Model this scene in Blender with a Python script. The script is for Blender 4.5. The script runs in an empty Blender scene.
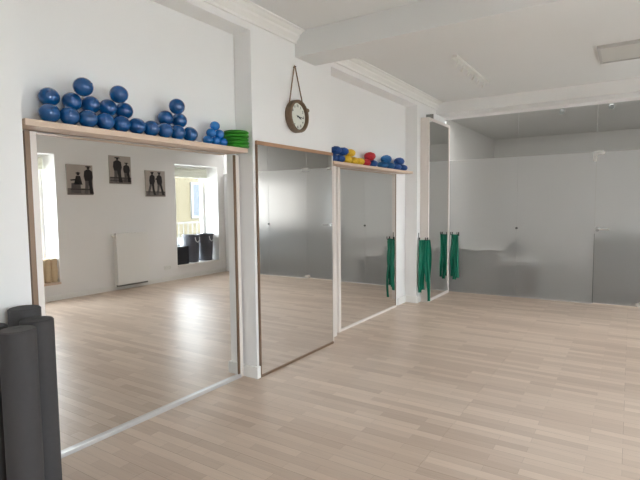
import bpy, bmesh, math, random
from mathutils import Vector, Matrix
random.seed(7)
C = bpy.context.scene.collection
S = bpy.context.scene
PI = math.pi

# ------------------------------------------------------------------ camera
H = 1.45
yaw, pit, rol = math.radians(32.8), math.radians(4.2), math.radians(-0.6)
F = Vector((-math.sin(yaw)*math.cos(pit), math.cos(yaw)*math.cos(pit), -math.sin(pit)))
R0 = Vector((math.cos(yaw), math.sin(yaw), 0)); U0 = R0.cross(F)
R = R0*math.cos(rol) + U0*math.sin(rol); U = -R0*math.sin(rol) + U0*math.cos(rol)
cd = bpy.data.cameras.new('camera'); cam = bpy.data.objects.new('camera', cd); C.objects.link(cam)
cd.sensor_width = 36; cd.lens = 483/640*36; cd.clip_start = 0.02
cam.matrix_world = Matrix(((R.x, U.x, -F.x, 0), (R.y, U.y, -F.y, 0), (R.z, U.z, -F.z, H), (0, 0, 0, 1)))
S.camera = cam

# ------------------------------------------------------------------ world, exposure
W = bpy.data.worlds.new('sky'); S.world = W; W.use_nodes = True
bg = W.node_tree.nodes['Background']
bg.inputs[0].default_value = (0.85, 0.92, 1.0, 1); bg.inputs[1].default_value = 15.0
S.view_settings.view_transform = 'Standard'; S.view_settings.look = 'None'
S.view_settings.exposure = 0.42; S.view_settings.gamma = 1; S.view_settings.use_curve_mapping = False
S.cycles.max_bounces = 14; S.cycles.diffuse_bounces = 7; S.cycles.glossy_bounces = 6
S.cycles.transmission_bounces = 8; S.cycles.transparent_max_bounces = 12
S.cycles.sample_clamp_indirect = 8

WINS = [(2.96, 4.11), (6.45, 7.60), (-0.35, 0.80)]      # y ranges of the three windows in the right wall
WZ0, WZ1 = 0.28, 2.27
XE, XO = 2.02, 2.47                                      # inner face of the right wall, plane of its windows
for y0, y1 in WINS:
    ld = bpy.data.lights.new('daylight_portal', 'AREA'); ld.shape = 'RECTANGLE'
    ld.size = WZ1-WZ0; ld.size_y = y1-y0; ld.cycles.is_portal = True
    lo = bpy.data.objects.new('daylight_portal', ld); C.objects.link(lo)
    lo.location = (XO+0.1, (y0+y1)/2, (WZ0+WZ1)/2); lo.rotation_euler = (0, PI/2, 0)
# daylight of the lobby behind the glass (a wide window in its right wall)
ld = bpy.data.lights.new('lobby_daylight', 'AREA'); ld.shape = 'RECTANGLE'; ld.size = 1.1; ld.size_y = 2.2; ld.energy = 9
ld.color = (1.0, 0.98, 0.95)
lo = bpy.data.objects.new('lobby_daylight', ld); C.objects.link(lo); lo.location = (2.54, 9.9, 1.5); lo.rotation_euler = (0, PI/2, 0)

ld = bpy.data.lights.new('lobby_fill_light', 'AREA'); ld.shape = 'RECTANGLE'; ld.size = 4.6; ld.size_y = .6; ld.energy = 92  # added fill lamp, kept out of view, brightens the frosted glass from behind
lo = bpy.data.objects.new('lobby_fill_light', ld); C.objects.link(lo); lo.location = (.0, 8.35, 2.97)

# ------------------------------------------------------------------ materials
def lin(c): return tuple(((x/255)/12.92 if x/255 <= .04045 else ((x/255+.055)/1.055)**2.4) for x in c)
def nmat(name):
    m = bpy.data.materials.new(name); m.use_nodes = True
    return m, m.node_tree, m.node_tree.nodes['Principled BSDF']
def mat(name, col, rough=.5, metal=0, noise=0.0, scale=20, bump=0.0, spec=.5, coat=0):
    m, nt, b = nmat(name); c = lin(col)
    b.inputs['Roughness'].default_value = rough; b.inputs['Metallic'].default_value = metal
    b.inputs['Specular IOR Level'].default_value = spec; b.inputs['Coat Weight'].default_value = coat; b.inputs['Coat Roughness'].default_value = .06
    tc = nt.nodes.new('ShaderNodeTexCoord'); n = nt.nodes.new('ShaderNodeTexNoise')
    n.inputs['Scale'].default_value = scale; n.inputs['Detail'].default_value = 4
    nt.links.new(tc.outputs['Object'], n.inputs['Vector'])
    r = nt.nodes.new('ShaderNodeMapRange'); r.inputs[3].default_value = 1-noise; r.inputs[4].default_value = 1+noise
    nt.links.new(n.outputs['Fac'], r.inputs[0])
    v = nt.nodes.new('ShaderNodeVectorMath'); v.operation = 'SCALE'; v.inputs[0].default_value = c
    nt.links.new(r.outputs[0], v.inputs['Scale']); nt.links.new(v.outputs[0], b.inputs['Base Color'])
    if bump:
        bp = nt.nodes.new('ShaderNodeBump'); bp.inputs['Strength'].default_value = bump; bp.inputs['Distance'].default_value = .004
        nt.links.new(n.outputs['Fac'], bp.inputs['Height']); nt.links.new(bp.outputs[0], b.inputs['Normal'])
    return m

M = {}
M['wall'] = mat('white_wall_paint', (238, 237, 236), .75, noise=.012, scale=3, bump=.02)
M['ceiling'] = mat('white_ceiling_paint', (226, 226, 225), .85, noise=.012, scale=2)
M['trim'] = mat('white_gloss_trim', (240, 239, 236), .45, noise=.01)
M['frame'] = mat('white_frame_lacquer', (228, 220, 214), .35, noise=.01)
M['alu'] = mat('brushed_silver_edge', (215, 215, 215), .3, .6, noise=.03, scale=60)
M['gold'] = mat('brown_bronze_edge', (128, 104, 84), .4, .3, noise=.08, scale=30)
M['oak'] = mat('pale_oak_shelf_board', (214, 190, 170), .5, noise=.08, scale=14)
M['oakdark'] = mat('warm_wood_strip', (178, 138, 108), .5, noise=.1, scale=20)
M['ball'] = mat('pearly_blue_rubber', (4, 80, 142), .16, .15, noise=.05, scale=8, coat=.8)
M['ball2'] = mat('pearly_bright_blue_rubber', (10, 112, 190), .16, .15, noise=.05, scale=8, coat=.8)
M['green'] = mat('green_rubber', (52, 140, 36), .45, noise=.05)
M['knob_blue'] = mat('knobbly_dark_blue_rubber', (18, 72, 140), .55, noise=.3, scale=60, bump=.8)
M['knob_teal'] = mat('knobbly_teal_blue_rubber', (16, 92, 150), .55, noise=.25, scale=60, bump=.8)
M['knob_yellow'] = mat('knobbly_yellow_rubber', (232, 190, 50), .55, noise=.15, scale=60, bump=.8)
M['knob_red'] = mat('knobbly_red_rubber', (190, 34, 50), .55, noise=.2, scale=60, bump=.8)
M['band'] = mat('green_latex_band', (0, 120, 94), .5, noise=.12, scale=30, bump=.3)
M['dark_metal'] = mat('dark_metal', (52, 50, 48), .4, .7, noise=.05)
M['chrome'] = mat('satin_steel', (225, 225, 222), .22, .6, noise=.02)
M['foam'] = mat('charcoal_foam', (66, 64, 65), .75, noise=.08, scale=40, bump=.1)
M['clockcase'] = mat('aged_brown_clock_case', (120, 100, 80), .55, .2, noise=.25, scale=30, bump=.2)
M['clockface'] = mat('cream_clock_face', (226, 228, 218), .5, noise=.03)
M['ink'] = mat('dark_print', (50, 54, 54), .6)
M['rope'] = mat('brown_rope', (138, 112, 88), .8, noise=.25, scale=120, bump=.4)
M['radiator'] = mat('white_radiator_enamel', (238, 237, 234), .35, noise=.01)
M['plastic'] = mat('white_plastic', (232, 232, 228), .35)
M['bin'] = mat('dark_grey_bin_plastic', (78, 80, 88), .45, noise=.08, scale=15)
M['crate'] = mat('black_crate_plastic', (46, 47, 52), .4, noise=.08)
M['beige'] = mat('beige_rolled_fabric', (204, 184, 154), .85, noise=.1, scale=30, bump=.3)
M['cord'] = mat('white_cord', (230, 230, 230), .7)
M['paper'] = mat('pale_folded_cloth', (214, 220, 226), .8, noise=.05)
M['bluecloth'] = mat('blue_cloth', (70, 110, 160), .8, noise=.1)
M['blind'] = mat('off_white_blind_fabric', (222, 222, 208), .8, noise=.03, scale=60)
M['canvas'] = mat('canvas_edge', (190, 186, 178), .8, noise=.05, scale=80)
M['print_bg'] = mat('sepia_print_ground', (178, 168, 160), .7, noise=.12, scale=6)
M['print_low'] = mat('grey_print_floor', (120, 112, 108), .7, noise=.25, scale=10)
M['print_dark'] = mat('dark_print_figure', (44, 40, 42), .7, noise=.35, scale=14)
M['print_mid'] = mat('grey_print_figure', (96, 90, 90), .7, noise=.4, scale=18)
M['facade'] = mat('cream_facade', (74, 67, 50), .9, noise=.08, scale=1)
M['facade_glass'] = mat('grey_blue_facade_glass', (24, 34, 46), .5)
M['facade_white'] = mat('white_facade_trim', (84, 85, 85), .7)
M['asphalt'] = mat('grey_paving', (200, 198, 192), .9, noise=.1, scale=3)
M['cabinet_dark'] = mat('dark_lobby_unit', (62, 66, 64), .6, noise=.05)
M['cabinet_mid'] = mat('grey_woven_stool', (92, 90, 88), .8, noise=.2, scale=50, bump=.4)
M['cabinet_pale'] = mat('pale_lobby_counter', (150, 149, 145), .6)
M['lobbywall'] = mat('lobby_wall_paint', (222, 220, 216), .8, noise=.02, scale=2)
M['lobbyfloor'] = mat('dark_grey_lobby_floor', (84, 86, 84), .6, noise=.08, scale=4)
M['panel'] = mat('frosted_light_panel', (205, 203, 198), .6)
M['panel_edge'] = mat('grey_light_panel_edge', (188, 186, 183), .5)
M['spot'] = mat('grey_spot_metal', (120, 122, 120), .4, .5)

m, nt, b = nmat('mirror_glass'); b.inputs['Base Color'].default_value = (.86, .86, .85, 1)
b.inputs['Metallic'].default_value = 1; b.inputs['Roughness'].default_value = 0.0; M['mirror'] = m

def schlick(nt, f0):
    N = nt.nodes.new; L = nt.links.new
    ge = N('ShaderNodeNewGeometry'); dt = N('ShaderNodeVectorMath'); dt.operation = 'DOT_PRODUCT'
    L(ge.outputs['Incoming'], dt.inputs[0]); L(ge.outputs['Normal'], dt.inputs[1])
    ab = N('ShaderNodeMath'); ab.operation = 'ABSOLUTE'; L(dt.outputs['Value'], ab.inputs[0])
    su = N('ShaderNodeMath'); su.operation = 'SUBTRACT'; su.inputs[0].default_value = 1; L(ab.outputs[0], su.inputs[1])
    pw = N('ShaderNodeMath'); pw.operation = 'POWER'; pw.inputs[1].default_value = 5; L(su.outputs[0], pw.inputs[0])
    ma = N('ShaderNodeMath'); ma.operation = 'MULTIPLY_ADD'; ma.inputs[1].default_value = 1-f0; ma.inputs[2].default_value = f0; L(pw.outputs[0], ma.inputs[0])
    return ma
def thin_glass(name, tint, rough=0.0):
    m = bpy.data.materials.new(name); m.use_nodes = True; nt = m.node_tree; nt.nodes.clear()
    o = nt.nodes.new('ShaderNodeOutputMaterial'); t = nt.nodes.new('ShaderNodeBsdfTransparent'); t.inputs[0].default_value = (*tint, 1)
    g = nt.nodes.new('ShaderNodeBsdfGlossy'); g.inputs['Roughness'].default_value = rough
    fr = schlick(nt, .04)
    mx = nt.nodes.new('ShaderNodeMixShader')
    nt.links.new(fr.outputs[0], mx.inputs[0]); nt.links.new(t.outputs[0], mx.inputs[1]); nt.links.new(g.outputs[0], mx.inputs[2])
    nt.links.new(mx.outputs[0], o.inputs[0]); return m
M['glass'] = thin_glass('clear_window_glass', (.97, .98, .97))
M['clear'] = thin_glass('clear_transom_glass', (.86, .86, .855), .05)

def frosted():
    m = bpy.data.materials.new('frosted_film_glass'); m.use_nodes = True; nt = m.node_tree; nt.nodes.clear()
    N = nt.nodes.new; L = nt.links.new
    o = N('ShaderNodeOutputMaterial')
    d = N('ShaderNodeBsdfDiffuse'); d.inputs[0].default_value = (.50, .495, .485, 1)
    g = N('ShaderNodeBsdfGlass'); g.inputs['Color'].default_value = (.94, .94, .935, 1); g.inputs['Roughness'].default_value = .42; g.inputs['IOR'].default_value = 1.25
    mx = N('ShaderNodeMixShader'); mx.inputs[0].default_value = .68
    L(d.outputs[0], mx.inputs[1]); L(g.outputs[0], mx.inputs[2])
    gl = N('ShaderNodeBsdfGlossy'); gl.inputs['Roughness'].default_value = .16
    fr = schlick(nt, .035)
    m2 = N('ShaderNodeMixShader'); L(fr.outputs[0], m2.inputs[0]); L(mx.outputs[0], m2.inputs[1]); L(gl.outputs[0], m2.inputs[2])
    L(m2.outputs[0], o.inputs[0]); return m
M['frosted'] = frosted()

def floor_mat():
    m, nt, b = nmat('pale_three_strip_parquet'); N = nt.nodes.new; L = nt.links.new
    tc = N('ShaderNodeTexCoord')
    def brick(w, h, off, c1, c2, mort, ms, sh=0):
        mp = N('ShaderNodeMapping'); mp.inputs['Location'].default_value = (sh, sh*.3, 0); L(tc.outputs['Object'], mp.inputs[0])
        t = N('ShaderNodeTexBrick'); t.offset = off; t.offset_frequency = 2; t.squash = 1
        t.inputs['Color1'].default_value = (*c1, 1); t.inputs['Color2'].default_value = (*c2, 1); t.inputs['Mortar'].default_value = (*mort, 1)
        t.inputs['Scale'].default_value = 1; t.inputs['Mortar Size'].default_value = ms; t.inputs['Bias'].default_value = 0
        t.inputs['Brick Width'].default_value = w; t.inputs['Row Height'].default_value = h
        L(mp.outputs[0], t.inputs['Vector']); return t
    a = brick(.47, .068, .37, lin((209, 189, 171)), lin((187, 165, 147)), lin((172, 152, 136)), .0009)
    c = brick(2.2, .204, .43, (1, 1, 1), (.93, .92, .91), (.74, .70, .66), .0014)
    mp = N('ShaderNodeMapping'); mp.inputs['Scale'].default_value = (2.2, 42, 1); L(tc.outputs['Object'], mp.inputs[0])
    n = N('ShaderNodeTexNoise'); n.inputs['Scale'].default_value = 1.6; n.inputs['Detail'].default_value = 5; L(mp.outputs[0], n.inputs['Vector'])
    r = N('ShaderNodeMapRange'); r.inputs[3].default_value = .88; r.inputs[4].default_value = 1.12; L(n.outputs['Fac'], r.inputs[0])
    m1 = N('ShaderNodeMix'); m1.data_type = 'RGBA'; m1.blend_type = 'MULTIPLY'; m1.inputs[0].default_value = 1
    L(a.outputs['Color'], m1.inputs[6]); L(c.outputs['Color'], m1.inputs[7])
    v = N('ShaderNodeVectorMath'); v.operation = 'SCALE'; L(m1.outputs[2], v.inputs[0]); L(r.outputs[0], v.inputs['Scale'])
    L(v.outputs[0], b.inputs['Base Color'])
    b.inputs['Roughness'].default_value = .34; b.inputs['Specular IOR Level'].default_value = .5
    bp = N('ShaderNodeBump'); bp.inputs['Strength'].default_value = .12; bp.inputs['Distance'].default_value = .002
    L(n.outputs['Fac'], bp.inputs['Height']); L(bp.outputs[0], b.inputs['Normal'])
    return m
M['floor'] = floor_mat()

# ------------------------------------------------------------------ helpers
def bx(bm, x0, x1, y0, y1, z0, z1, bev=0):
    r = bmesh.ops.create_cube(bm, size=1)
    vs = r['verts']
    for v in vs:
        v.co = Vector(((x0+x1)/2 + v.co.x*(x1-x0), (y0+y1)/2 + v.co.y*(y1-y0), (z0+z1)/2 + v.co.z*(z1-z0)))
    if bev:
        es = list({e for v in vs for e in v.link_edges})
        bmesh.ops.bevel(bm, geom=es, offset=bev, segments=2, affect='EDGES', profile=.5)
    return bm
def B(*boxes, bev=0):
    bm = bmesh.new()
    for q in boxes: bx(bm, *q, bev=bev)
    return bm
def lathe(bm, prof, n=32, axis='Z', origin=(0, 0, 0)):
    o = Vector(origin); rings = []
    for r, h in prof:
        ring = []
        if r < 1e-6:
            p = Vector((0, 0, h)) if axis == 'Z' else Vector((h, 0, 0)); ring = [bm.verts.new(o+p)]
        else:
            for k in range(n):
                a = 2*PI*k/n
                p = Vector((r*math.cos(a), r*math.sin(a), h)) if axis == 'Z' else Vector((h, r*math.cos(a), r*math.sin(a)))
                ring.append(bm.verts.new(o+p))
        rings.append(ring)
    for A, D in zip(rings, rings[1:]):
        for k in range(n):
            k2 = (k+1) % n
            a = [A[k % len(A)], A[k2 % len(A)], D[k2 % len(D)], D[k % len(D)]]
            u = []
            for q in a:
                if q not in u: u.append(q)
            if len(u) >= 3:
                try: bm.faces.new(u)
                except ValueError: pass
    bmesh.ops.recalc_face_normals(bm, faces=bm.faces[:])
    return bm
def tube(bm, pts, r, n=8, closed=False):
    pts = [Vector(p) for p in pts]; rings = []; L_ = len(pts)
    for i, p in enumerate(pts):
        a = pts[(i-1) % L_] if (closed or i > 0) else p; c = pts[(i+1) % L_] if (closed or i < L_-1) else p
        t = (c-a).normalized(); up = Vector((0, 0, 1)) if abs(t.z) < .9 else Vector((1, 0, 0))
        s = t.cross(up).normalized(); w = s.cross(t)
        rr = r[i] if isinstance(r, (list, tuple)) else r
        rings.append([bm.verts.new(p+s*rr*math.cos(2*PI*k/n)+w*rr*math.sin(2*PI*k/n)) for k in range(n)])
    for i in range(L_ if closed else L_-1):
        A, D = rings[i], rings[(i+1) % L_]
        for k in range(n): bm.faces.new([A[k], A[(k+1) % n], D[(k+1) % n], D[k]])
    if not closed: bm.faces.new(rings[0]); bm.faces.new(rings[-1])
    bmesh.ops.recalc_face_normals(bm, faces=bm.faces[:])
    return bm
def obj(name, bm, m, parent=None, smooth=False, loc=None):
    me = bpy.data.meshes.new(name); bm.to_mesh(me); bm.free()
    for mm in (m if isinstance(m, (list, tuple)) else [m]): me.materials.append(M[mm])
    if smooth:
        for p in me.polygons: p.use_smooth = True
        me.set_sharp_from_angle(angle=math.radians(38))
    o = bpy.data.objects.new(name, me); C.objects.link(o)
    if parent: o.parent = parent
    if loc: o.location = loc
    return o
def struct(name, bm, m, parent=None, label=None):
    o = obj(name, bm, m, parent)
    if not parent: o['kind'] = 'structure'
    if label: o['label'] = label
    return o
def tag(o, label, cat, group=None):
    o['label'] = label; o['category'] = cat
    if group: o['group'] = group
    return o
def thing(name, label, cat, loc=(0, 0, 0), rotz=0, group=None):
    o = bpy.data.objects.new(name, None); C.objects.link(o); o.location = loc; o.rotation_euler = (0, 0, rotz)
    o.empty_display_size = .05
    return tag(o, label, cat, group)
def dup(root, loc, label=None, rotz=None, scale=None):
    r = root.copy(); C.objects.link(r); r.location = loc
    if rotz is not None: r.rotation_euler = (0, 0, rotz)
    if scale: r.scale = scale
    if label: r['label'] = label
    for ch in list(root.children):
        c = ch.copy(); C.objects.link(c); c.parent = r
        for g in ch.children:
            d = g.copy(); C.objects.link(d); d.parent = c
    return r

# ------------------------------------------------------------------ setting
YS, YG, ZC = -1.6, 7.80, 3.0
XW, XN = -2.6, -2.78           # face of the left wall's piers, back of its niches
N1, N3 = (1.27, 3.04), (4.27, 6.62)
ZS = 2.84                      # niche soffit
fl = B((XW-.4, XO, YS, YG+.1, -.1, 0)); struct('floor', fl, 'floor')
struct('floor_lobby', B((XW-.4, 2.67, YG+.1, 12.6, -.1, 0)), 'lobbyfloor')
struct('ceiling', B((XW-.4, XO, YS, YG, ZC, ZC+.15)), 'ceiling')
XB = XW-.4
struct('wall_left', B(
    (XB, XN, YS, YG+.1, 0, ZC), (XN, XW, YS, N1[0], 0, ZC), (XN, XW, N1[1], N3[0], 0, ZC), (XN, XW, N3[1], YG+.1, 0, ZC),
    (XN, XW, N1[0], N1[1], ZS, ZC), (XN, XW, N3[0], N3[1], ZS, ZC)), 'wall')
# right wall with three deep window openings
ys = sorted(WINS)
boxes = [(XE, XO+.1, YS, YG+.1, 0, WZ0-.03), (XE, XO+.1, YS, YG+.1, WZ1, ZC)]
prev = YS
for y0, y1 in ys:
    boxes.append((XE, XO+.1, prev, y0, WZ0-.03, WZ1)); prev = y1
boxes.append((XE, XO+.1, prev, YG+.1, WZ0-.03, WZ1))
struct('wall_right', B(*boxes), 'wall')
struct('wall_back', B((XB, XO+.1, YS-.15, YS, 0, ZC)), 'wall')
struct('wall_front', B((XW, XE, YG-.40, YG, 2.83, ZC), (XW, XE, YG-.02, YG+.06, 2.79, 2.83)), 'wall', label='white bulkhead above the glass partition')

def crown(y0, y1, n):
    prof = [(0, 2.895), (.02, 2.895), (.022, 2.915), (.035, 2.93), (.05, 2.945), (.054, 2.962), (.075, 2.972), (.09, 2.985), (.112, 2.988), (.112, 3.0), (0, 3.0)]
    bm = bmesh.new()
    A = [bm.verts.new((XW+a, y0, z)) for a, z in prof]; D = [bm.verts.new((XW+a, y1, z)) for a, z in prof]
    for k in range(len(prof)):
        k2 = (k+1) % len(prof); bm.faces.new([A[k], A[k2], D[k2], D[k]])
    bm.faces.new(A); bm.faces.new(D); bmesh.ops.recalc_face_normals(bm, faces=bm.faces[:])
    struct('trim_%d' % n, bm, 'trim', label='white stepped crown moulding along the left wall')
crown(YS, 3.65, 1); crown(3.98, YG-.40, 2)
struct('trim_3', B((XW, XE, 3.65, 3.98, 2.78, ZC)), 'ceiling', label='white ceiling beam crossing the room')
# baseboards
struct('baseboard_left', B((XW, XW+.018, YS, N1[0], 0, .10), (XN, XW+.018, N1[1]-.018, N1[1], 0, .10), (XW, XW+.018, N1[1], 3.065, 0, .10),
    (XN, XN+.02, 6.33, N3[1]-.018, 0, .10), (XN, XW+.018, N3[1]-.018, N3[1], 0, .10), (XW, XW+.018, N3[1], YG-.03, 0, .10)), 'trim')
struct('baseboard_right', B((XE-.015, XE, YS, YG-.03, 0, .08)), 'trim')

# windows
for i, (y0, y1) in enumerate(WINS):
    fw = .07
    o = struct('window_%d' % (i+1), B((XO-.05, XO, y0, y0+fw, WZ0, WZ1), (XO-.05, XO, y1-fw, y1, WZ0, WZ1),
        (XO-.05, XO, y0+fw, y1-fw, WZ0, WZ0+fw), (XO-.05, XO, y0+fw, y1-fw, WZ1-fw, WZ1)), 'trim')
    obj('window_pane', B((XO-.03, XO-.024, y0+fw, y1-fw, WZ0+fw, WZ1-fw)), 'glass', o)
    obj('window_sill', B((XE-.03, XO-.05, y0-.02 if i != 1 else y0, y1+.02 if i != 1 else y1, WZ0-.03, WZ0)) if False else B((XE-.03, XO+.1, y0, y1, WZ0-.03, WZ0)), 'oak' if i != 1 else 'trim', o)

# ------------------------------------------------------------------ lobby behind the glass
struct('wall_lobby_far', B((XB, 2.67, 12.5, 12.6, 0, 3.0)), 'lobbywall')
struct('wall_lobby_right', B((XO+.1, 2.67, YG+.1, 12.5, 0, 3.0)), 'lobbywall')
struct('wall_lobby_left', B((XB, XB+.1, YG+.1, 12.5, 0, 3.0)), 'lobbywall')
struct('ceiling_lobby', B((XB, 2.67, YG+.1, 12.6, 3.0, 3.1)), 'lobbywall')

# ------------------------------------------------------------------ glass partition
GT, GB, TR = 2.79, 0.012, 2.135
seams = [XW, -1.46, -.43, .15, 1.10, XE]
part = thing('glass_partition', 'frosted grey glass partition wall closing off the far side of the studio', 'glass partition', (0, YG, 0))
for k in range(5):
    if k == 2: continue
    x0, x1 = seams[k]+.001, seams[k+1]-.001
    p = obj('frosted_panel', B((x0, x1, -.006, .006, GB, TR)), 'frosted', part)
for k in range(5):
    x0, x1 = seams[k]+.001, seams[k+1]-.001
    p = obj('clear_upper_panel', B((x0, x1, -.005, .005, TR+.004, GT)), 'clear', part); p['label'] = 'clear strip of glass above the frosting'
for x in seams[1:5]:
    obj('seam_profile', B((x-.0025, x+.0025, -.008, -.0055, TR+.004, GT)), 'panel_edge', part)
obj('floor_profile', B((seams[0], seams[2], -.012, .012, 0, GB), (seams[3], seams[5], -.012, .012, 0, GB)), 'alu', part)
for x in (-1.46, 1.10):
    bm = lathe(bmesh.new(), [(0, -.03), (.016, -.03), (.018, -.026), (.018, -.008), (0, -.008)], 16)
    for v in bm.verts: v.co = Vector((v.co.x+x, v.co.z, v.co.y+1.062))
    obj('lock_knob', bm, 'spot', part, True)
bm = B((-.47, -.33, -.02, -.007, 2.10, 2.15), (-.47, -.425, -.02, -.007, 2.01, 2.10), bev=.003)
obj('patch_fitting', bm, 'chrome', part)
dr = bpy.data.objects.new('door_1', None); C.objects.link(dr); dr['kind'] = 'structure'; dr.location = (0, YG, 0)
obj('door_panel', B((seams[2]+.004, seams[3]-.001, -.006, .006, .012, TR)), 'frosted', dr)
obj('hinge_fitting', B((.08, .25, -.022, -.007, 2.085, 2.16), bev=.003), 'chrome', dr)
obj('hinge_fitting', B((.09, .20, -.022, -.007, .012, .07), bev=.003), 'chrome', dr)
bm = lathe(bmesh.new(), [(0, -.02), (.03, -.02), (.032, -.016), (.032, -.007), (0, -.007)], 20)
for v in bm.verts: v.co = Vector((v.co.x-.395, v.co.z, v.co.y+1.066))
hd = obj('door_handle', bm, 'chrome', dr, True)
bm = bmesh.new(); tube(bm, [(-.395, -.02, 1.066), (-.395, -.055, 1.066), (-.375, -.062, 1.066), (-.25, -.062, 1.066)], .011, 10)
obj('lever', bm, 'chrome', hd, True)
struct('door_stop', B((seams[2]-.0005, seams[2]+.0035, YG-.005, YG+.005, GB, 1.0)), 'dark_metal', label='thin dark seam seal beside the glass door').name = 'trim_4'

# ------------------------------------------------------------------ mirrors
def wall_mirror(name, label, x, y0, y1, z0, z1, fw, mats, edge=True):
    """mirror glass front at x, facing +x; frame sides / top / bottom widths"""
    t = thing(name, label, 'mirror', (x, (y0+y1)/2, z0))
    cy = (y0+y1)/2; a, c = y0-cy, y1-cy; h = z1-z0
    obj('mirror_glass', B((-.012, 0, a, c, 0.0, h)), 'mirror', t)
    return t, a, c, h
t, a, c, h = wall_mirror('wall_mirror', 'largest wall mirror, white framed, under the shelf of big blue balls', -2.745, 1.40, 2.985, .03, 1.86, 0, None)
obj('side_frame', B((-.03, .022, a-.035, a, -.03, h), bev=.002), 'frame', t)
obj('edge_strip', B((-.03, .026, a-.062, a-.036, -.03, h)), 'gold', t)['label'] = 'brown outer edge strip'
obj('side_frame', B((-.03, .012, c, c+.035, -.03, h), bev=.002), 'frame', t)
obj('bottom_track', B((-.03, .02, a, c, -.03, 0), bev=.003), 'alu', t)
obj('edge_strip', B((0.0005, .006, c-.02, c, 0, h)), 'gold', t)['label'] = 'brown inner edge strip'
t, a, c, h = wall_mirror('wall_mirror', 'narrow wall mirror with wood top strip on the pier below the round clock', -2.585, 3.08, 4.25, .02, 1.945, 0, None)
obj('top_strip', B((-.014, .006, a-.012, c+.01, h, h+.03)), 'oakdark', t)
obj('side_frame', B((-.014, .004, a-.012, a, -.02, h)), 'gold', t)
obj('side_frame', B((-.014, .004, c, c+.01, -.02, h)), 'frame', t)['label'] = 'pale side frame'
obj('bottom_frame', B((-.014, .006, a, c, -.02, 0)), 'gold', t)
t, a, c, h = wall_mirror('wall_mirror', 'white framed wall mirror under the shelf of small coloured balls', -2.755, 4.68, 6.22, .025, 1.86, 0, None)
obj('side_frame', B((-.02, .016, a-.05, a, -.025, h), bev=.002), 'frame', t)
obj('side_frame', B((-.02, .004, c, c+.012, -.025, h)), 'gold', t)['label'] = 'thin brown side edge'
obj('bottom_track', B((-.02, .014, a, c, -.025, 0), bev=.002), 'frame', t)
obj('outer_post', B((.02, .06, -.94-.05, -.94, -.025, h)), 'frame', t)
# framed panel by the glass
t = thing('standing_mirror', 'tall slim white framed mirror panel in the far corner beside the frosted glass', 'mirror', (-2.49, 7.22, .0))
obj('mirror_glass', B((-.012, 0.008, -.45, .45, .035, 2.645)), 'mirror', t)
obj('side_frame', B((-.108, .02, -.48, -.45, .0, 2.68), bev=.002), 'frame', t)
obj('side_frame', B((-.03, .02, .45, .48, .0, 2.68), bev=.002), 'frame', t)
obj('top_frame', B((-.03, .02, -.45, .45, 2.645, 2.68)), 'frame', t)
obj('bottom_frame', B((-.03, .02, -.45, .45, 0, .035)), 'frame', t)
obj('top_bracket', B((-.11, -.0, -.25, -.235, 2.68, 2.76)), 'spot', t)

# ------------------------------------------------------------------ shelves
t = thing('wall_shelf', 'long pale wooden shelf above the largest mirror holding blue balls', 'shelf', (XN, 2.12, 1.868))
obj('shelf_board', B((.0, .19, -.84, .85, 0, .034), bev=.003), 'oak', t)
t2 = thing('wall_shelf', 'shorter pale wooden shelf above the third mirror holding multicoloured balls', 'shelf', (XN, 5.42, 1.868))
obj('shelf_board', B((.0, .19, -1.12, 1.02, 0, .03), bev=.003), 'oak', t2)

# ------------------------------------------------------------------ exercise balls
def ellipsoid(rh, rz, dents=True, seg=32):
    bm = bmesh.new(); bmesh.ops.create_uvsphere(bm, u_segments=seg, v_segments=seg//2, radius=1)
    for v in bm.verts:
        x, y, z = v.co; v.co = Vector((x*rh, y*rh, max(z, -.985)*rz))
    return bm
ZT = 1.9025
G1 = 'big blue exercise balls on the long shelf'
ordn = ['first', 'second', 'third', 'fourth', 'fifth', 'sixth', 'seventh', 'eighth', 'ninth', 'tenth']
RH, RZ = .0547, .0525
def make_ball(name, rh, rz, mt, label, cat, loc, group):
    t = thing(name, label, cat, loc, 0, group)
    obj('ball_body', ellipsoid(rh, rz), mt, t, True)
    bm = lathe(bmesh.new(), [(0, .0035), (.005, .003), (.0065, 0), (.0065, -.003)], 12, 'X')
    for v in bm.verts: v.co = Vector((v.co.x+rh*.93, v.co.y, v.co.z+rz*.30))
    obj('air_plug', bm, mt, t, True)
    return t
b0 = None
def ball(y, z, label, dx=0, rot=0):
    global b0
    loc = (-2.685+dx, y, z)
    if b0 is None: b0 = make_ball('exercise_ball', RH, RZ, 'ball', label, 'ball', loc, G1); o = b0
    else: o = dup(b0, loc, label)
    o.rotation_euler = (0, 0, rot); return o
z1 = ZT+RZ*.985+.001
BL = [(-2.650+.002*(i % 2), 1.437+.1095*i, 0, 'glossy blue exercise ball, %s from the left in the bottom row on the long shelf' % ordn[i]) for i in range(10)]
BL += [(x, y, z, lab) for x, y, z, lab in [(-2.712, 1.472, .099, 'blue exercise ball resting on the leftmost ball of the long shelf'),
        (-2.712, 1.603, .097, 'blue second-row ball just right of the leftmost pair, under the highest left ball'),
        (-2.712, 1.716, .097, 'blue second-row ball supporting the right side of the highest left ball'),
        (-2.712, 1.829, .097, 'blue second-row ball supporting the left side of the middle peak ball'),
        (-2.712, 1.942, .097, 'blue second-row ball on the right slope of the middle peak'),
        (-2.712, 2.265, .097, 'blue second-row ball on the left of the separate right-hand pyramid'),
        (-2.712, 2.385, .097, 'blue second-row ball on the right of the separate right-hand pyramid'),
        (-2.640, 1.630, .175, 'highest blue exercise ball of the left pile on the long shelf'),
        (-2.640, 1.858, .175, 'blue exercise ball crowning the middle peak of the long shelf'),
        (-2.640, 2.305, .175, 'blue exercise ball crowning the right-hand pyramid beside the small ball stack')]]
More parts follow.
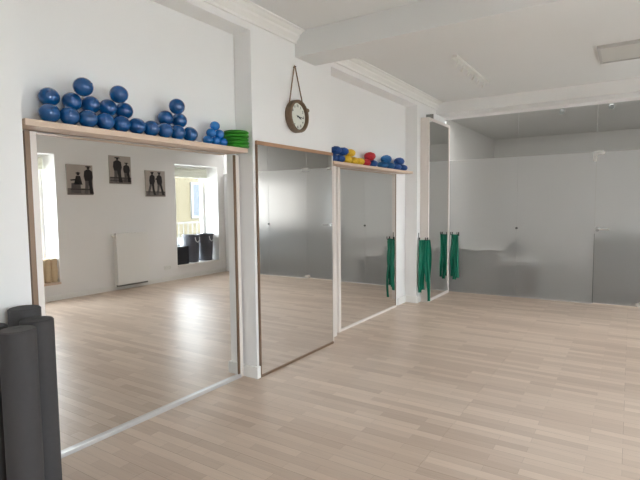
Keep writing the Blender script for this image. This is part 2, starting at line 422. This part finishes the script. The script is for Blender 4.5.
for x, y, k, lab in BL: ball(y, z1+k, lab, dx=x+2.685, rot=random.uniform(-.6, .6))
# six small light blue balls
G2 = 'small bright blue balls in a pyramid'
s0 = None; rs = .036
for y, k, dx, lab in [(2.618, 0, 0, 'small bright blue ball at the bottom left of the small pyramid'),
        (2.700, 0, .004, 'small bright blue ball in the bottom middle of the small pyramid'),
        (2.778, 0, 0, 'small bright blue ball at the bottom right of the small pyramid, beside green cushions'),
        (2.655, 1, 0, 'small bright blue ball in the middle tier of the small pyramid, left one'),
        (2.742, 1, 0, 'small bright blue ball in the middle tier of the small pyramid, right one'),
        (2.696, 2, 0, 'small bright blue ball on the very top of the small pyramid')]:
    loc = (-2.675+dx, y, ZT+.034+.001+k*.0575)
    if s0 is None: s0 = make_ball('small_ball', .0385, .0345, 'ball2', lab, 'ball', loc, G2)
    else: dup(s0, loc, lab)
# green cushions
G3 = 'green balance cushions in a stack'
g0 = None
for k in range(5):
    lab = 'green round balance cushion, ' + ['bottom of the stack on the shelf end', 'second from the bottom of the stack', 'in the middle of the stack', 'second from the top of the stack', 'top of the stack on the shelf end'][k]
    loc = (-2.672+random.uniform(-.003, .003), 2.925+random.uniform(-.002, .002), ZT+.0005+k*.0275)
    if g0 is None:
        g0 = thing('balance_cushion', lab, 'cushion', loc, 0, G3)
        obj('cushion_body', lathe(bmesh.new(), [(0, .001), (.06, 0), (.092, .002), (.100, .008), (.102, .0135), (.100, .019), (.092, .025), (.06, .0268), (0, .0265)], 40), 'green', g0, True)
        bm = bmesh.new(); tube(bm, [(.1025*math.cos(q*PI/16), .1025*math.sin(q*PI/16), .0135) for q in range(32)], .0015, 6, True)
        obj('rim_seam', bm, 'green', g0, True)
    else: dup(g0, loc, lab)
# coloured knobbly balls on the second shelf
G4 = 'small knobbly massage balls on the shorter shelf'
def knobbly(rh, rz):
    bm = bmesh.new(); bmesh.ops.create_icosphere(bm, subdivisions=4, radius=1)
    cs = []; n = 60
    for i in range(n):
        z = 1-2*(i+.5)/n; a = i*2.399963; r = math.sqrt(1-z*z); cs.append(Vector((r*math.cos(a), r*math.sin(a), z)))
    for v in bm.verts:
        d = v.co.normalized(); m_ = max(d.dot(q) for q in cs)
        bump = max(0, (m_-.985)/.015)
        s = .93 + .07*bump
        v.co = Vector((d.x*rh*s, d.y*rh*s, max(d.z, -.93)*rz*s))
    return bm
KB = {}
ZT2 = 1.8985
def kball(mt, y, tier, label, rh=.066, rz=.046, x=-2.685):
    key = (mt, rh, rz)
    z = ZT2 + rz*.93 + .001 if tier == 0 else ZT2 + tier
    if key in KB: o = KB[key].copy(); C.objects.link(o); o.location = (x, y, z); o.rotation_euler.z = random.uniform(0, 3)
    else:
        o = obj('massage_ball', knobbly(rh, rz), mt, None, True, (x, y, z)); KB[key] = o
    tag(o, label, 'ball', G4)
kball('knob_blue', 4.43, 0, 'dark blue knobbly ball at the left end of the shorter shelf, bottom row')
kball('knob_blue', 4.575, 0, 'dark blue knobbly ball in the bottom row, left of the yellow ones')
kball('knob_yellow', 4.73, 0, 'yellow knobbly ball in the bottom row next to the blue pile')
kball('knob_yellow', 4.88, 0, 'yellow knobbly ball in the middle of the yellow bottom row')
kball('knob_yellow', 5.03, 0, 'yellow knobbly ball in the bottom row touching the red one')
kball('knob_red', 5.19, 0, 'red knobbly ball lying directly on the shorter shelf')
kball('knob_blue', 5.38, 0, 'dark blue knobbly ball under the raised red ball')
kball('knob_teal', 5.66, 0, 'teal blue knobbly ball in the bottom row right of the red pile', .075, .047)
kball('knob_teal', 5.86, 0, 'teal blue knobbly ball in the bottom row under the rounded teal ball, right one', .075, .047)
kball('knob_blue', 6.08, 0, 'dark blue knobbly ball in the bottom row, second from the right end', .075, .047)
kball('knob_blue', 6.29, 0, 'dark blue knobbly ball at the right end of the shorter shelf', .075, .047)
kball('knob_blue', 4.50, .130, 'dark blue knobbly ball on top of the left blue pile, leftmost')
kball('knob_blue', 4.654, .130, 'dark blue knobbly ball on top of the left blue pile beside the yellow one')
kball('knob_yellow', 4.81, .126, 'yellow knobbly ball raised on the second tier')
kball('knob_red', 5.30, .126, 'red knobbly ball raised on the second tier', .075, .054)
kball('knob_teal', 5.765, .125, 'teal blue knobbly ball raised on the second tier', .075, .058)
kball('knob_blue', 6.18, .125, 'dark blue knobbly ball raised on the second tier near the right end', .075, .056)

# ------------------------------------------------------------------ clock
CX, CY, CZ = XW, 3.62, 2.245
t = thing('wall_clock', 'round brown station-style clock hanging from a rope loop on the white pier', 'clock', (CX, CY, CZ))
r = .145
prof = [(0, .004), (r*.97, .004), (r, .010), (r, .055), (r*.99, .065), (r*.93, .072), (r*.86, .070), (r*.82, .060), (r*.82, .035), (0, .035)]
obj('clock_case', lathe(bmesh.new(), prof, 48, 'X'), 'clockcase', t, True)
face = obj('clock_face', lathe(bmesh.new(), [(0, .0405), (r*.81, .0405), (r*.81, .036)], 48, 'X'), 'clockface', t)
def flat_poly(bm, pts, x, th=.001):
    A = [bm.verts.new((x, p[0], p[1])) for p in pts]; D = [bm.verts.new((x+th, p[0], p[1])) for p in pts]
    n = len(pts); bm.faces.new(A); bm.faces.new(D)
    for k in range(n): bm.faces.new([A[k], A[(k+1) % n], D[(k+1) % n], D[k]])
# numerals (facing the room: viewer's right = +y)
for k in range(1, 13):
    cu = bpy.data.curves.new('numeral', 'FONT'); cu.body = str(k); cu.size = .030; cu.align_x = 'CENTER'; cu.align_y = 'CENTER'; cu.extrude = .0005; cu.offset = .0008
    tmp = bpy.data.objects.new('numeral', cu); C.objects.link(tmp)
    bpy.context.view_layer.update()
    me = bpy.data.meshes.new_from_object(tmp.evaluated_get(bpy.context.evaluated_depsgraph_get()))
    bpy.data.objects.remove(tmp)
    a_ = math.radians(90-30*k)
    for v in me.vertices:
        x, y, z = v.co; v.co = Vector((.0415+z, x+.093*math.cos(a_), y+.093*math.sin(a_)))
    me.materials.clear(); me.materials.append(M['ink'])
    o = bpy.data.objects.new('numeral', me); C.objects.link(o); o.parent = face
def hand(name, ang, L_, w, x):
    a_ = math.radians(90-ang); d = Vector((math.cos(a_), math.sin(a_))); n = Vector((-d.y, d.x))
    bm = bmesh.new(); pts = [-d*.02+n*w*.5, d*L_*.7+n*w, d*L_, d*L_*.7-n*w, -d*.02-n*w*.5]
    flat_poly(bm, pts, x); bmesh.ops.recalc_face_normals(bm, faces=bm.faces[:]); obj(name, bm, 'ink', t)
hand('hour_hand', 112, .060, .006, .044); hand('minute_hand', 96, .090, .004, .047)
obj('hand_cap', lathe(bmesh.new(), [(0, .050), (.007, .050), (.008, .041)], 16, 'X'), 'ink', t)
bm = bmesh.new(); tube(bm, [(.035, .125, .058), (.035, .150, .070)], .009, 10); tube(bm, [(.035, .148, .069), (.035, .172, .080)], .019, 12)
obj('winding_crown', bm, 'clockcase', t, True)
bm = bmesh.new(); tube(bm, [(.03, -.108, .098), (.022, -.055, .28), (.016, -.006, .445), (.016, 0, .452), (.016, .006, .445), (.022, .055, .28), (.03, .108, .098)], .0055, 8)
obj('rope_loop', bm, 'rope', t, True)
bm = bmesh.new(); tube(bm, [(0.0, 0, .440), (.03, 0, .443)], .004, 8); obj('nail', bm, 'dark_metal', t, True)

# ------------------------------------------------------------------ foam rollers
G5 = 'charcoal foam rollers standing at the near left corner'
r0 = None
for (x, y, hh, rr, lab) in [(-2.363, 1.172, .92, .072, 'charcoal foam roller standing upright, nearest the large mirror'),
        (-2.507, 1.188, .92, .072, 'charcoal foam roller against the wall, behind the others'),
        (-2.245, 1.030, .92, .073, 'charcoal foam roller at the very front of the group'),
        (-2.405, .985, .92, .073, 'charcoal foam roller at the left edge, mostly hidden by the front one')]:
    if r0 is None:
        r0 = thing('foam_roller', lab, 'foam roller', (x, y, .001), 0, G5)
        obj('roller_body', lathe(bmesh.new(), [(.02, .0), (rr-.006, .0), (rr, .006), (rr, hh-.006), (rr-.006, hh), (.02, hh)], 48), 'foam', r0, True)
        obj('roller_core', lathe(bmesh.new(), [(0, .002), (.0195, .002), (.0195, hh-.001), (0, hh-.001)], 24), 'foam', r0, True)
    else: dup(r0, (x, y, .001), lab, random.uniform(0, 3), (1, 1, 1.04) if x < -2.45 else None)

# ------------------------------------------------------------------ green bands
def band(bm, x, w, zt, zb, y, amp, ph, lean=0):
    n = 18; prev = None
    for i in range(n+1):
        f = i/n; z = zt+(zb-zt)*f
        cx = x+lean*f+amp*math.sin(f*5+ph); ww = w*(.72+.35*math.sin(PI*min(1, f*1.15)))
        yy = y+.012*math.sin(f*7+ph*2)
        ring = []
        for k in range(9):
            s = k/8-.5; ring.append((cx+s*ww, yy-.012*math.cos(s*9+ph+f*2), z))
        cur = [bm.verts.new(p) for p in ring]+[bm.verts.new((p[0], p[1]+.007, p[2])) for p in reversed(ring)]
        if prev:
            for k in range(18): bm.faces.new([prev[k], prev[(k+1) % 18], cur[(k+1) % 18], cur[k]])
        else: bm.faces.new(cur)
        prev = cur
    bm.faces.new(prev); bmesh.ops.recalc_face_normals(bm, faces=bm.faces[:])
    return bm
def bundle(label, loc, specs, rz=0):
    t = thing('exercise_band_bundle', label, 'exercise bands', loc, rz)
    for (x, w, zt, zb, y, amp, ph, lean) in specs:
        obj('band', band(bmesh.new(), x, w, zt, zb, y, amp, ph, lean), 'band', t, True)
    return t
bundle('long green elastic bands draped at the near edge of the slim mirror, nearly touching floor', (-2.485, 6.645, 0),
    [(-.062, .06, .925, .16, 0, .008, .2, 0), (-.025, .075, .925, .20, .012, .01, 1.2, .0), (.015, .075, .925, .32, -.0, .008, 2.4, .01),
     (.055, .065, .925, .22, .012, .008, .8, .012), (.02, .065, .90, .035, -.022, .008, 3.0, .03)], math.radians(38))
bundle('smaller bundle of green elastic bands hanging on the frosted glass beside the corner mirror', (-2.395, 7.735, 0),
    [(-.035, .07, .945, .26, 0, .006, .5, 0), (.0, .075, .945, .21, .012, .006, 1.8, 0), (.035, .065, .945, .24, 0, .008, 2.9, .008)])
def hook(x, y, z, up, label, sy=1, ylen=.03):
    t = thing('band_hook', label, 'hook', (x, y, z))
    bm = bmesh.new(); tube(bm, [(0, ylen, 0), (0, 0, -.01), (0, -.012, .005), (0, -.014, up)], .006, 8)
    obj('hook_arm', bm, 'dark_metal', t, True)
    obj('hook_plate', B((-.009, .009, ylen-.003, ylen+.001, -.03, .03), bev=.001), 'dark_metal', t)
hook(-2.556, 6.598, .93, .10, 'tall dark hook at the pier corner holding the long green bands', ylen=.018)
hook(-2.455, 6.598, .93, .035, 'short dark hook on the mirror edge holding the long green bands', ylen=.078)
hook(-2.45, 7.715, .95, .035, 'dark hook on the glass nearest the corner mirror, holding green bands', ylen=.077)
hook(-2.345, 7.715, .95, .035, 'dark hook on the glass at the right of the smaller green bundle', ylen=.077)

# ------------------------------------------------------------------ ceiling lamps
t = thing('track_light', 'white ceiling track light with a row of small spot heads', 'ceiling light', (-1.61, 5.80, ZC))
obj('rail', B((-.03, .03, -.67, .67, -.028, 0), bev=.002), 'plastic', t)
for k in range(6):
    y = -.55+k*.22
    bm = bmesh.new(); tube(bm, [(-.0, y, -.028), (-.01, y, -.06)], .007, 8); tube(bm, [(.0, y-.01, -.058), (-.028, y+.015, -.088)], [.013, .017], 14)
    obj('spot_head', bm, 'plastic', t, True)
t = thing('ceiling_panel_light', 'flat square panel light set on the ceiling near the right edge', 'ceiling light', (-.02, 5.99, ZC))
obj('panel_frame', B((-.32, .32, -.32, -.295, -.03, 0), (-.32, .32, .295, .32, -.03, 0), (-.32, -.295, -.295, .295, -.03, 0), (.295, .32, -.295, .295, -.03, 0)), 'panel_edge', t)
obj('diffuser', B((-.295, .295, -.295, .295, -.02, 0)), 'panel', t)
for x, y, lab in [(-.98, 8.75, 'small ceiling spotlight seen through clear glass above the frosting, left one'), (-.30, 8.7, 'small ceiling spotlight seen through clear glass above the glass door')]:
    t = thing('lobby_spotlight', lab, 'ceiling light', (x, y, 3.0), 0, 'spotlights behind the glass')
    bm = bmesh.new(); tube(bm, [(0, 0, 0), (0, 0, -.05)], .012, 8); obj('stem', bm, 'spot', t, True)
    bm = bmesh.new(); tube(bm, [(0, .03, -.045), (0, -.04, -.12)], [.03, .04], 16); obj('spot_head', bm, 'spot', t, True)

# ------------------------------------------------------------------ right wall things (seen in the mirrors)
t = thing('panel_radiator', 'white panel radiator on the window wall, reflected in the large mirror', 'radiator', (XE, 5.38, .09))
obj('radiator_panel', B((-.10, -.07, -.325, .325, 0, .90), bev=.006), 'radiator', t)
obj('radiator_panel', B((-.055, -.03, -.325, .325, 0, .90), bev=.006), 'radiator', t)
obj('top_grille', B((-.07, -.055, -.32, .32, .885, .90)), 'dark_metal', t)
obj('bottom_rail', B((-.08, -.045, -.32, .30, -.03, 0)), 'spot', t)
obj('wall_bracket', B((-.03, 0, -.25, -.21, .1, .8)), 'radiator', t)
obj('wall_bracket', B((-.03, 0, .21, .25, .1, .8)), 'radiator', t)
bm = bmesh.new(); tube(bm, [(-.06, -.325, .86), (-.06, -.37, .86)], .014, 10); tube(bm, [(-.06, -.365, .86), (-.06, -.385, .86)], .022, 12)
obj('valve', bm, 'plastic', t, True)
bm = bmesh.new(); tube(bm, [(-.06, -.345, .86), (-.06, -.345, .04), (-.06, -.345, -.078)], .008, 8); obj('pipe', bm, 'radiator', t, True)

t = thing('power_socket', 'white double power socket low on the window wall right of the radiator', 'socket', (XE, 6.20, .265))
obj('socket_plate', B((-.012, 0, -.08, .08, -.042, .042), bev=.003), 'plastic', t)
for s in (-.04, .04):
    bm = lathe(bmesh.new(), [(.022, -.013), (.020, -.0125), (.020, -.0145), (.024, -.0145), (.024, -.012)], 20, 'X'); 
    for v in bm.verts: v.co.y += s
    obj('socket_outlet', bm, 'panel_edge', t, True)

def figure(bm, mi, ox, oz, s, pts):
    A = [bm.verts.new((-.0265, ox+p[0]*s, oz+p[1]*s)) for p in pts]; f = bm.faces.new(A); f.material_index = mi
def circ(cx, cy, r, n=12): return [(cx+r*math.cos(2*PI*k/n), cy+r*math.sin(2*PI*k/n)) for k in range(n)]
def picture(label, y0, y1, z0, z1, figs, hz):
    cy, cz = (y0+y1)/2, (z0+z1)/2; w, h = (y1-y0), (z1-z0)
    t = thing('canvas_picture', label, 'picture', (XE, cy, cz), 0, 'canvas pictures on the window wall')
    obj('canvas', B((-.025, 0, -w/2, w/2, -h/2, h/2), bev=.002), 'canvas', t)
    bm = bmesh.new()
    def quad(a0, a1, b0_, b1, mi, x):
        f = bm.faces.new([bm.verts.new((x, a, b_)) for a, b_ in ((a0, b0_), (a1, b0_), (a1, b1), (a0, b1))]); f.material_index = mi
    quad(-w/2+.002, w/2-.002, -h/2+hz*h, h/2-.002, 0, -.0256); quad(-w/2+.002, w/2-.002, -h/2+.002, -h/2+hz*h, 1, -.0256)
    for mi, pts in figs: figure(bm, mi, -w/2, -h/2, 1, [(p[0]*w, p[1]*h) for p in pts])
    # give the print a thickness so that it is a real sheet
    bmesh.ops.recalc_face_normals(bm, faces=bm.faces[:])
    o = obj('print', bm, ['print_bg', 'print_low', 'print_dark', 'print_mid'], t); o['label'] = 'black and white photographic print'
    sm = o.modifiers.new('sheet', 'SOLIDIFY'); sm.thickness = .0004
def person(cx, base, top, w, lean=0, arm=0, stride=0):
    h = top-base; f = []
    f.append((2, circ(cx+lean, top-.065*h, .062*h)))
    f.append((2, [(cx-w*.30+lean, top-.005*h), (cx+w*.30+lean, top-.005*h), (cx+w*.40+lean, top-.045*h), (cx-w*.40+lean, top-.045*h)]))
    f.append((2, [(cx-w*.18+lean, top-.125*h), (cx+w*.18+lean, top-.125*h), (cx+w*.52+lean, top-.19*h), (cx+w*.60+lean*.8, top-.40*h), (cx+w*.46+lean*.6, top-.54*h), (cx-w*.46+lean*.6, top-.54*h), (cx-w*.60+lean*.8, top-.38*h), (cx-w*.52+lean, top-.19*h)]))
    s_ = stride
    f.append((3, [(cx-w*.44+lean*.6, top-.53*h), (cx+w*.04+lean*.6, top-.53*h), (cx-w*.02-s_*.5, base+.22*h), (cx-w*.10-s_, base), (cx-w*.62-s_, base), (cx-w*.46-s_*.5, base+.24*h)]))
    f.append((2, [(cx-w*.04+lean*.6, top-.53*h), (cx+w*.46+lean*.6, top-.53*h), (cx+w*.50+s_*.5, base+.24*h), (cx+w*.66+s_, base), (cx+w*.14+s_, base), (cx+w*.06+s_*.5, base+.22*h)]))
    if arm: f.append((2, [(cx, top-.18*h), (cx+arm, top-.28*h), (cx+arm*1.05, top-.34*h), (cx, top-.32*h)]))
    return f
picture('square black and white picture of one seated and one standing figure, nearest the first window', 4.28, 4.72, 1.645, 2.13,
    [(2, [(.12, .17), (.98, .17), (.98, .20), (.12, .20)]),
     (2, circ(.42, .70, .06)), (2, [(.34, .74), (.50, .74), (.52, .71), (.32, .71)]), (2, [(.34, .63), (.50, .63), (.58, .34), (.26, .34)]), (2, [(.12, .50), (.40, .53), (.40, .48), (.14, .46)]), (3, [(.16, .38), (.50, .42), (.52, .06), (.14, .06)])]
     + person(.82, .04, .97, .30), .22)
picture('square black and white picture of two standing figures, hung highest', 5.03, 5.45, 1.845, 2.325,
    [(2, [(0, .20), (1, .20), (1, .225), (0, .225)]), (2, [(0, .10), (1, .10), (1, .12), (0, .12)])] + person(.36, .05, .95, .34) + person(.80, .07, .78, .27, -.02), .24)
picture('square black and white picture of two striding figures, nearest the second window', 5.75, 6.19, 1.63, 2.11,
    [(2, [(0, .17), (1, .17), (1, .19), (0, .19)])] + person(.28, .06, .95, .24, .05, .14, .07) + person(.72, .06, .95, .24, -.03, -.22, .07), .20)

# roman blinds
for i, (lab) in [(1, 'off white folded blind above the dark bins on the window sill'), (0, 'off white folded blind above the three beige rolls')]:
    y0, y1 = WINS[i]
    t = thing('folded_blind', lab, 'blind', (XO-.13, (y0+y1)/2, 2.04))
    w = (y1-y0)/2-.03
    obj('head_rail', B((-.03, .03, -w, w, .195, .228), bev=.003), 'plastic', t)
    bm = bmesh.new(); pts = []
    for k in range(3):
        z = .19-k*.065; pts += [(-.030, z), (-.035, z-.03), (-.031, z-.055)]
    pts += [(-.01, -.005), (.015, -.005), (.03, .01), (.03, .19)]
    A = [bm.verts.new((p[0], -w, p[1])) for p in pts]; D = [bm.verts.new((p[0], w, p[1])) for p in pts]
    for k in range(len(pts)): bm.faces.new([A[k], A[(k+1) % len(pts)], D[(k+1) % len(pts)], D[k]])
    bm.faces.new(A); bm.faces.new(D); bmesh.ops.recalc_face_normals(bm, faces=bm.faces[:])
    obj('folded_fabric', bm, 'blind', t)

# bins and crate on the second window's sill
ZW = WZ0+.001
def bin_(loc, label, r0_, r1_, h):
    t = thing('storage_bin', label, 'bin', loc, 0, 'dark bins on the window sill')
    obj('bin_body', lathe(bmesh.new(), [(0, 0), (r0_, 0), (r1_, h-.03), (r1_+.01, h-.03), (r1_+.012, h), (r1_-.006, h), (r1_-.01, h-.03), (r0_-.01, .01), (0, .01)], 40), 'bin', t, True)
    bm = bmesh.new(); tube(bm, [(-r1_-.014, -.06, h-.05), (-r1_-.022, -.045, h-.12), (-r1_-.024, 0, h-.155), (-r1_-.022, .045, h-.12), (-r1_-.014, .06, h-.05)], .007, 8)
    obj('rope_handle', bm, 'cord', t, True)['label'] = 'white rope handle'
    return t
bin_((2.225, 7.00, ZW), 'dark grey round bin on the sill, between the crate and the other bin', .145, .175, .57)
bin_((2.225, 7.395, ZW), 'dark grey round bin at the right end of the window sill', .145, .175, .57)
t = thing('plastic_crate', 'black plastic crate of pale cloths at the left of the window sill', 'crate', (2.19, 6.62, ZW))
obj('crate_body', B((-.15, .15, -.14, .14, 0, .012), (-.15, -.14, -.14, .14, .012, .36), (.14, .15, -.14, .14, .012, .36), (-.14, .14, -.14, -.13, .012, .36), (-.14, .14, .13, .14, .012, .36)), 'crate', t)
bm = B((-.138, .138, -.128, .128, .013, .30)); obj('crate_lining', bm, 'crate', t)
k0 = None
for k, (dx, dy, dz, lab) in enumerate([(-.06, -.05, 0, 'pale folded cloth in the black crate, front left'), (-.04, .06, 0, 'pale folded cloth in the black crate, front right'), (.07, 0, 0.0, 'pale folded cloth at the rear of the black crate')]):
    loc = (2.19+dx, 6.61+dy, ZW+.302+dz)
    if k0 is None:
        bm = ellipsoid(.058, .04)
        for v in bm.verts:
            v.co.x *= 1+.12*math.sin(v.co.y*90); v.co.z = abs(v.co.z)*1.4*(1+.15*math.sin(v.co.x*110)) if v.co.z > 0 else 0
        k0 = obj('folded_cloth', bm, 'paper', None, True, loc); tag(k0, lab, 'cloth', 'cloths in the crate')
    else:
        o = k0.copy(); C.objects.link(o); o.location = loc; o['label'] = lab; o.rotation_euler.z = k
# beige rolls on the first window's sill
r1 = None
for k, (x, y, lab) in enumerate([(2.085, 3.85, 'beige upright fabric roll on the window sill, leftmost of three'), (2.085, 3.953, 'beige upright fabric roll in the middle of three on the sill'), (2.085, 4.056, 'beige upright fabric roll on the sill, nearest the window reveal')]):
    if r1 is None:
        r1 = thing('fabric_roll', lab, 'rolled mat', (x, y, ZW), 0, 'beige rolls on the window sill')
        obj('roll_body', lathe(bmesh.new(), [(0, 0), (.042, 0), (.048, .01), (.051, .17), (.047, .29), (.050, .34), (.043, .372), (.02, .378), (0, .375)], 28), 'beige', r1, True)
        bm = bmesh.new(); tube(bm, [(.0485*math.cos(q*PI/12), .0485*math.sin(q*PI/12), .29) for q in range(24)], .003, 6, True)
        obj('tie_cord', bm, 'beige', r1, True)
    else: dup(r1, (x, y, ZW), lab)
t = obj('folded_towel', B((2.24, 2.38, 3.62, 3.74, ZW, ZW+.46), bev=.02), 'bluecloth'); tag(t, 'blue folded towel standing behind and left of the beige rolls', 'towel')

# ------------------------------------------------------------------ lobby furniture blurred by the frosting
t = thing('lobby_counter', 'pale low counter blurred behind the frosted glass at the far left', 'counter', (-2.12, 8.25, 0))
obj('counter_body', B((-.45, .38, -.28, .28, 0, .66), bev=.01), 'cabinet_pale', t)
obj('counter_top', B((-.46, .40, -.30, .30, .66, .70), bev=.005), 'cabinet_pale', t)
t = thing('lobby_bench', 'dark woven box seat with two pale cushions blurred behind the frosted glass', 'seat', (-1.42, 8.18, 0))
obj('seat_box', B((-.30, .20, -.22, .22, 0, .38), bev=.01), 'cabinet_mid', t)
obj('seat_lid', B((-.31, .21, -.23, .23, .38, .42), bev=.005), 'cabinet_mid', t)
for x, lab in ((-.17, 'left pale cushion on the blurred box seat behind the glass'), (.07, 'right pale cushion on the blurred box seat behind the glass')):
    bm = B((-1.42+x-.11, -1.42+x+.11, 8.0, 8.3, .422, .54), bev=.04); tag(obj('seat_cushion', bm, 'cabinet_pale', None, True), lab, 'cushion', 'cushions behind the glass')
t = thing('lobby_sofa', 'dark unit blurred behind the glass door at the right edge', 'sofa', (.75, 8.45, 0))
obj('sofa_base', B((-1.15, 1.15, -.32, .40, .06, .45), bev=.03), 'cabinet_dark', t)
obj('sofa_back', B((-1.15, 1.15, .20, .45, .45, .98), bev=.04), 'cabinet_dark', t)
obj('sofa_arm', B((-1.20, -.98, -.38, .42, .0, .92), bev=.03), 'cabinet_dark', t)
obj('sofa_arm', B((.98, 1.20, -.38, .42, .0, .92), bev=.03), 'cabinet_dark', t)
tag(obj('lobby_backdrop_unit', B((-1.85, -1.60, 8.56, 9.0, 0, .80), bev=.01), 'cabinet_dark'), 'dark narrow unit blurred behind the frosted glass beside the box seat', 'cabinet')

# ------------------------------------------------------------------ outside
struct('floor_street', B((XO+.1, 30, -25, 40, -.9, -.8)), 'asphalt', label='grey street outside the windows')
t = thing('neighbouring_house', 'cream house with white framed windows seen through the window in the mirror', 'building', (11.0, 21, -.8))
obj('house_wall', B((0, 4, -10, 10, 0, 5.0)), 'facade', t)
obj('plinth', B((-.06, 0, -10, 10, 0, .9)), 'facade_white', t)
for y in (-7.7, -5.2, -2.7, 0, 3, 6):
    for z in (1.7,):
        f = obj('window_frame', B((-.08, .0, y-.8, y+.8, z, z+.1), (-.08, 0, y-.8, y+.8, z+1.5, z+1.6), (-.08, 0, y-.8, y-.7, z+.1, z+1.5), (-.08, 0, y+.7, y+.8, z+.1, z+1.5), (-.08, 0, y-.05, y+.05, z+.1, z+1.5)), 'facade_white', t)
        obj('pane', B((-.04, -.001, y-.7, y+.7, z+.1, z+1.5)), 'facade_glass', f)
t = thing('street_railing', 'pale metal railing outside the window, seen in the mirror', 'railing', (5.2, 8, -.8))
obj('top_rail', B((-.02, .02, -5, 5, 1.75, 1.79)), 'facade_white', t)
obj('base_rail', B((-.02, .02, -5, 5, .6, .64)), 'facade_white', t)
for k in range(60):
    y = -4.95+k*.168; obj('baluster', B((-.008, .008, y-.008, y+.008, .64, 1.75)), 'facade_white', t)
for k in range(6): obj('railing_post', B((-.025, .025, -5+k*2-.025 if k else -5, -5+k*2+.025, 0, .6)), 'facade_white', t)
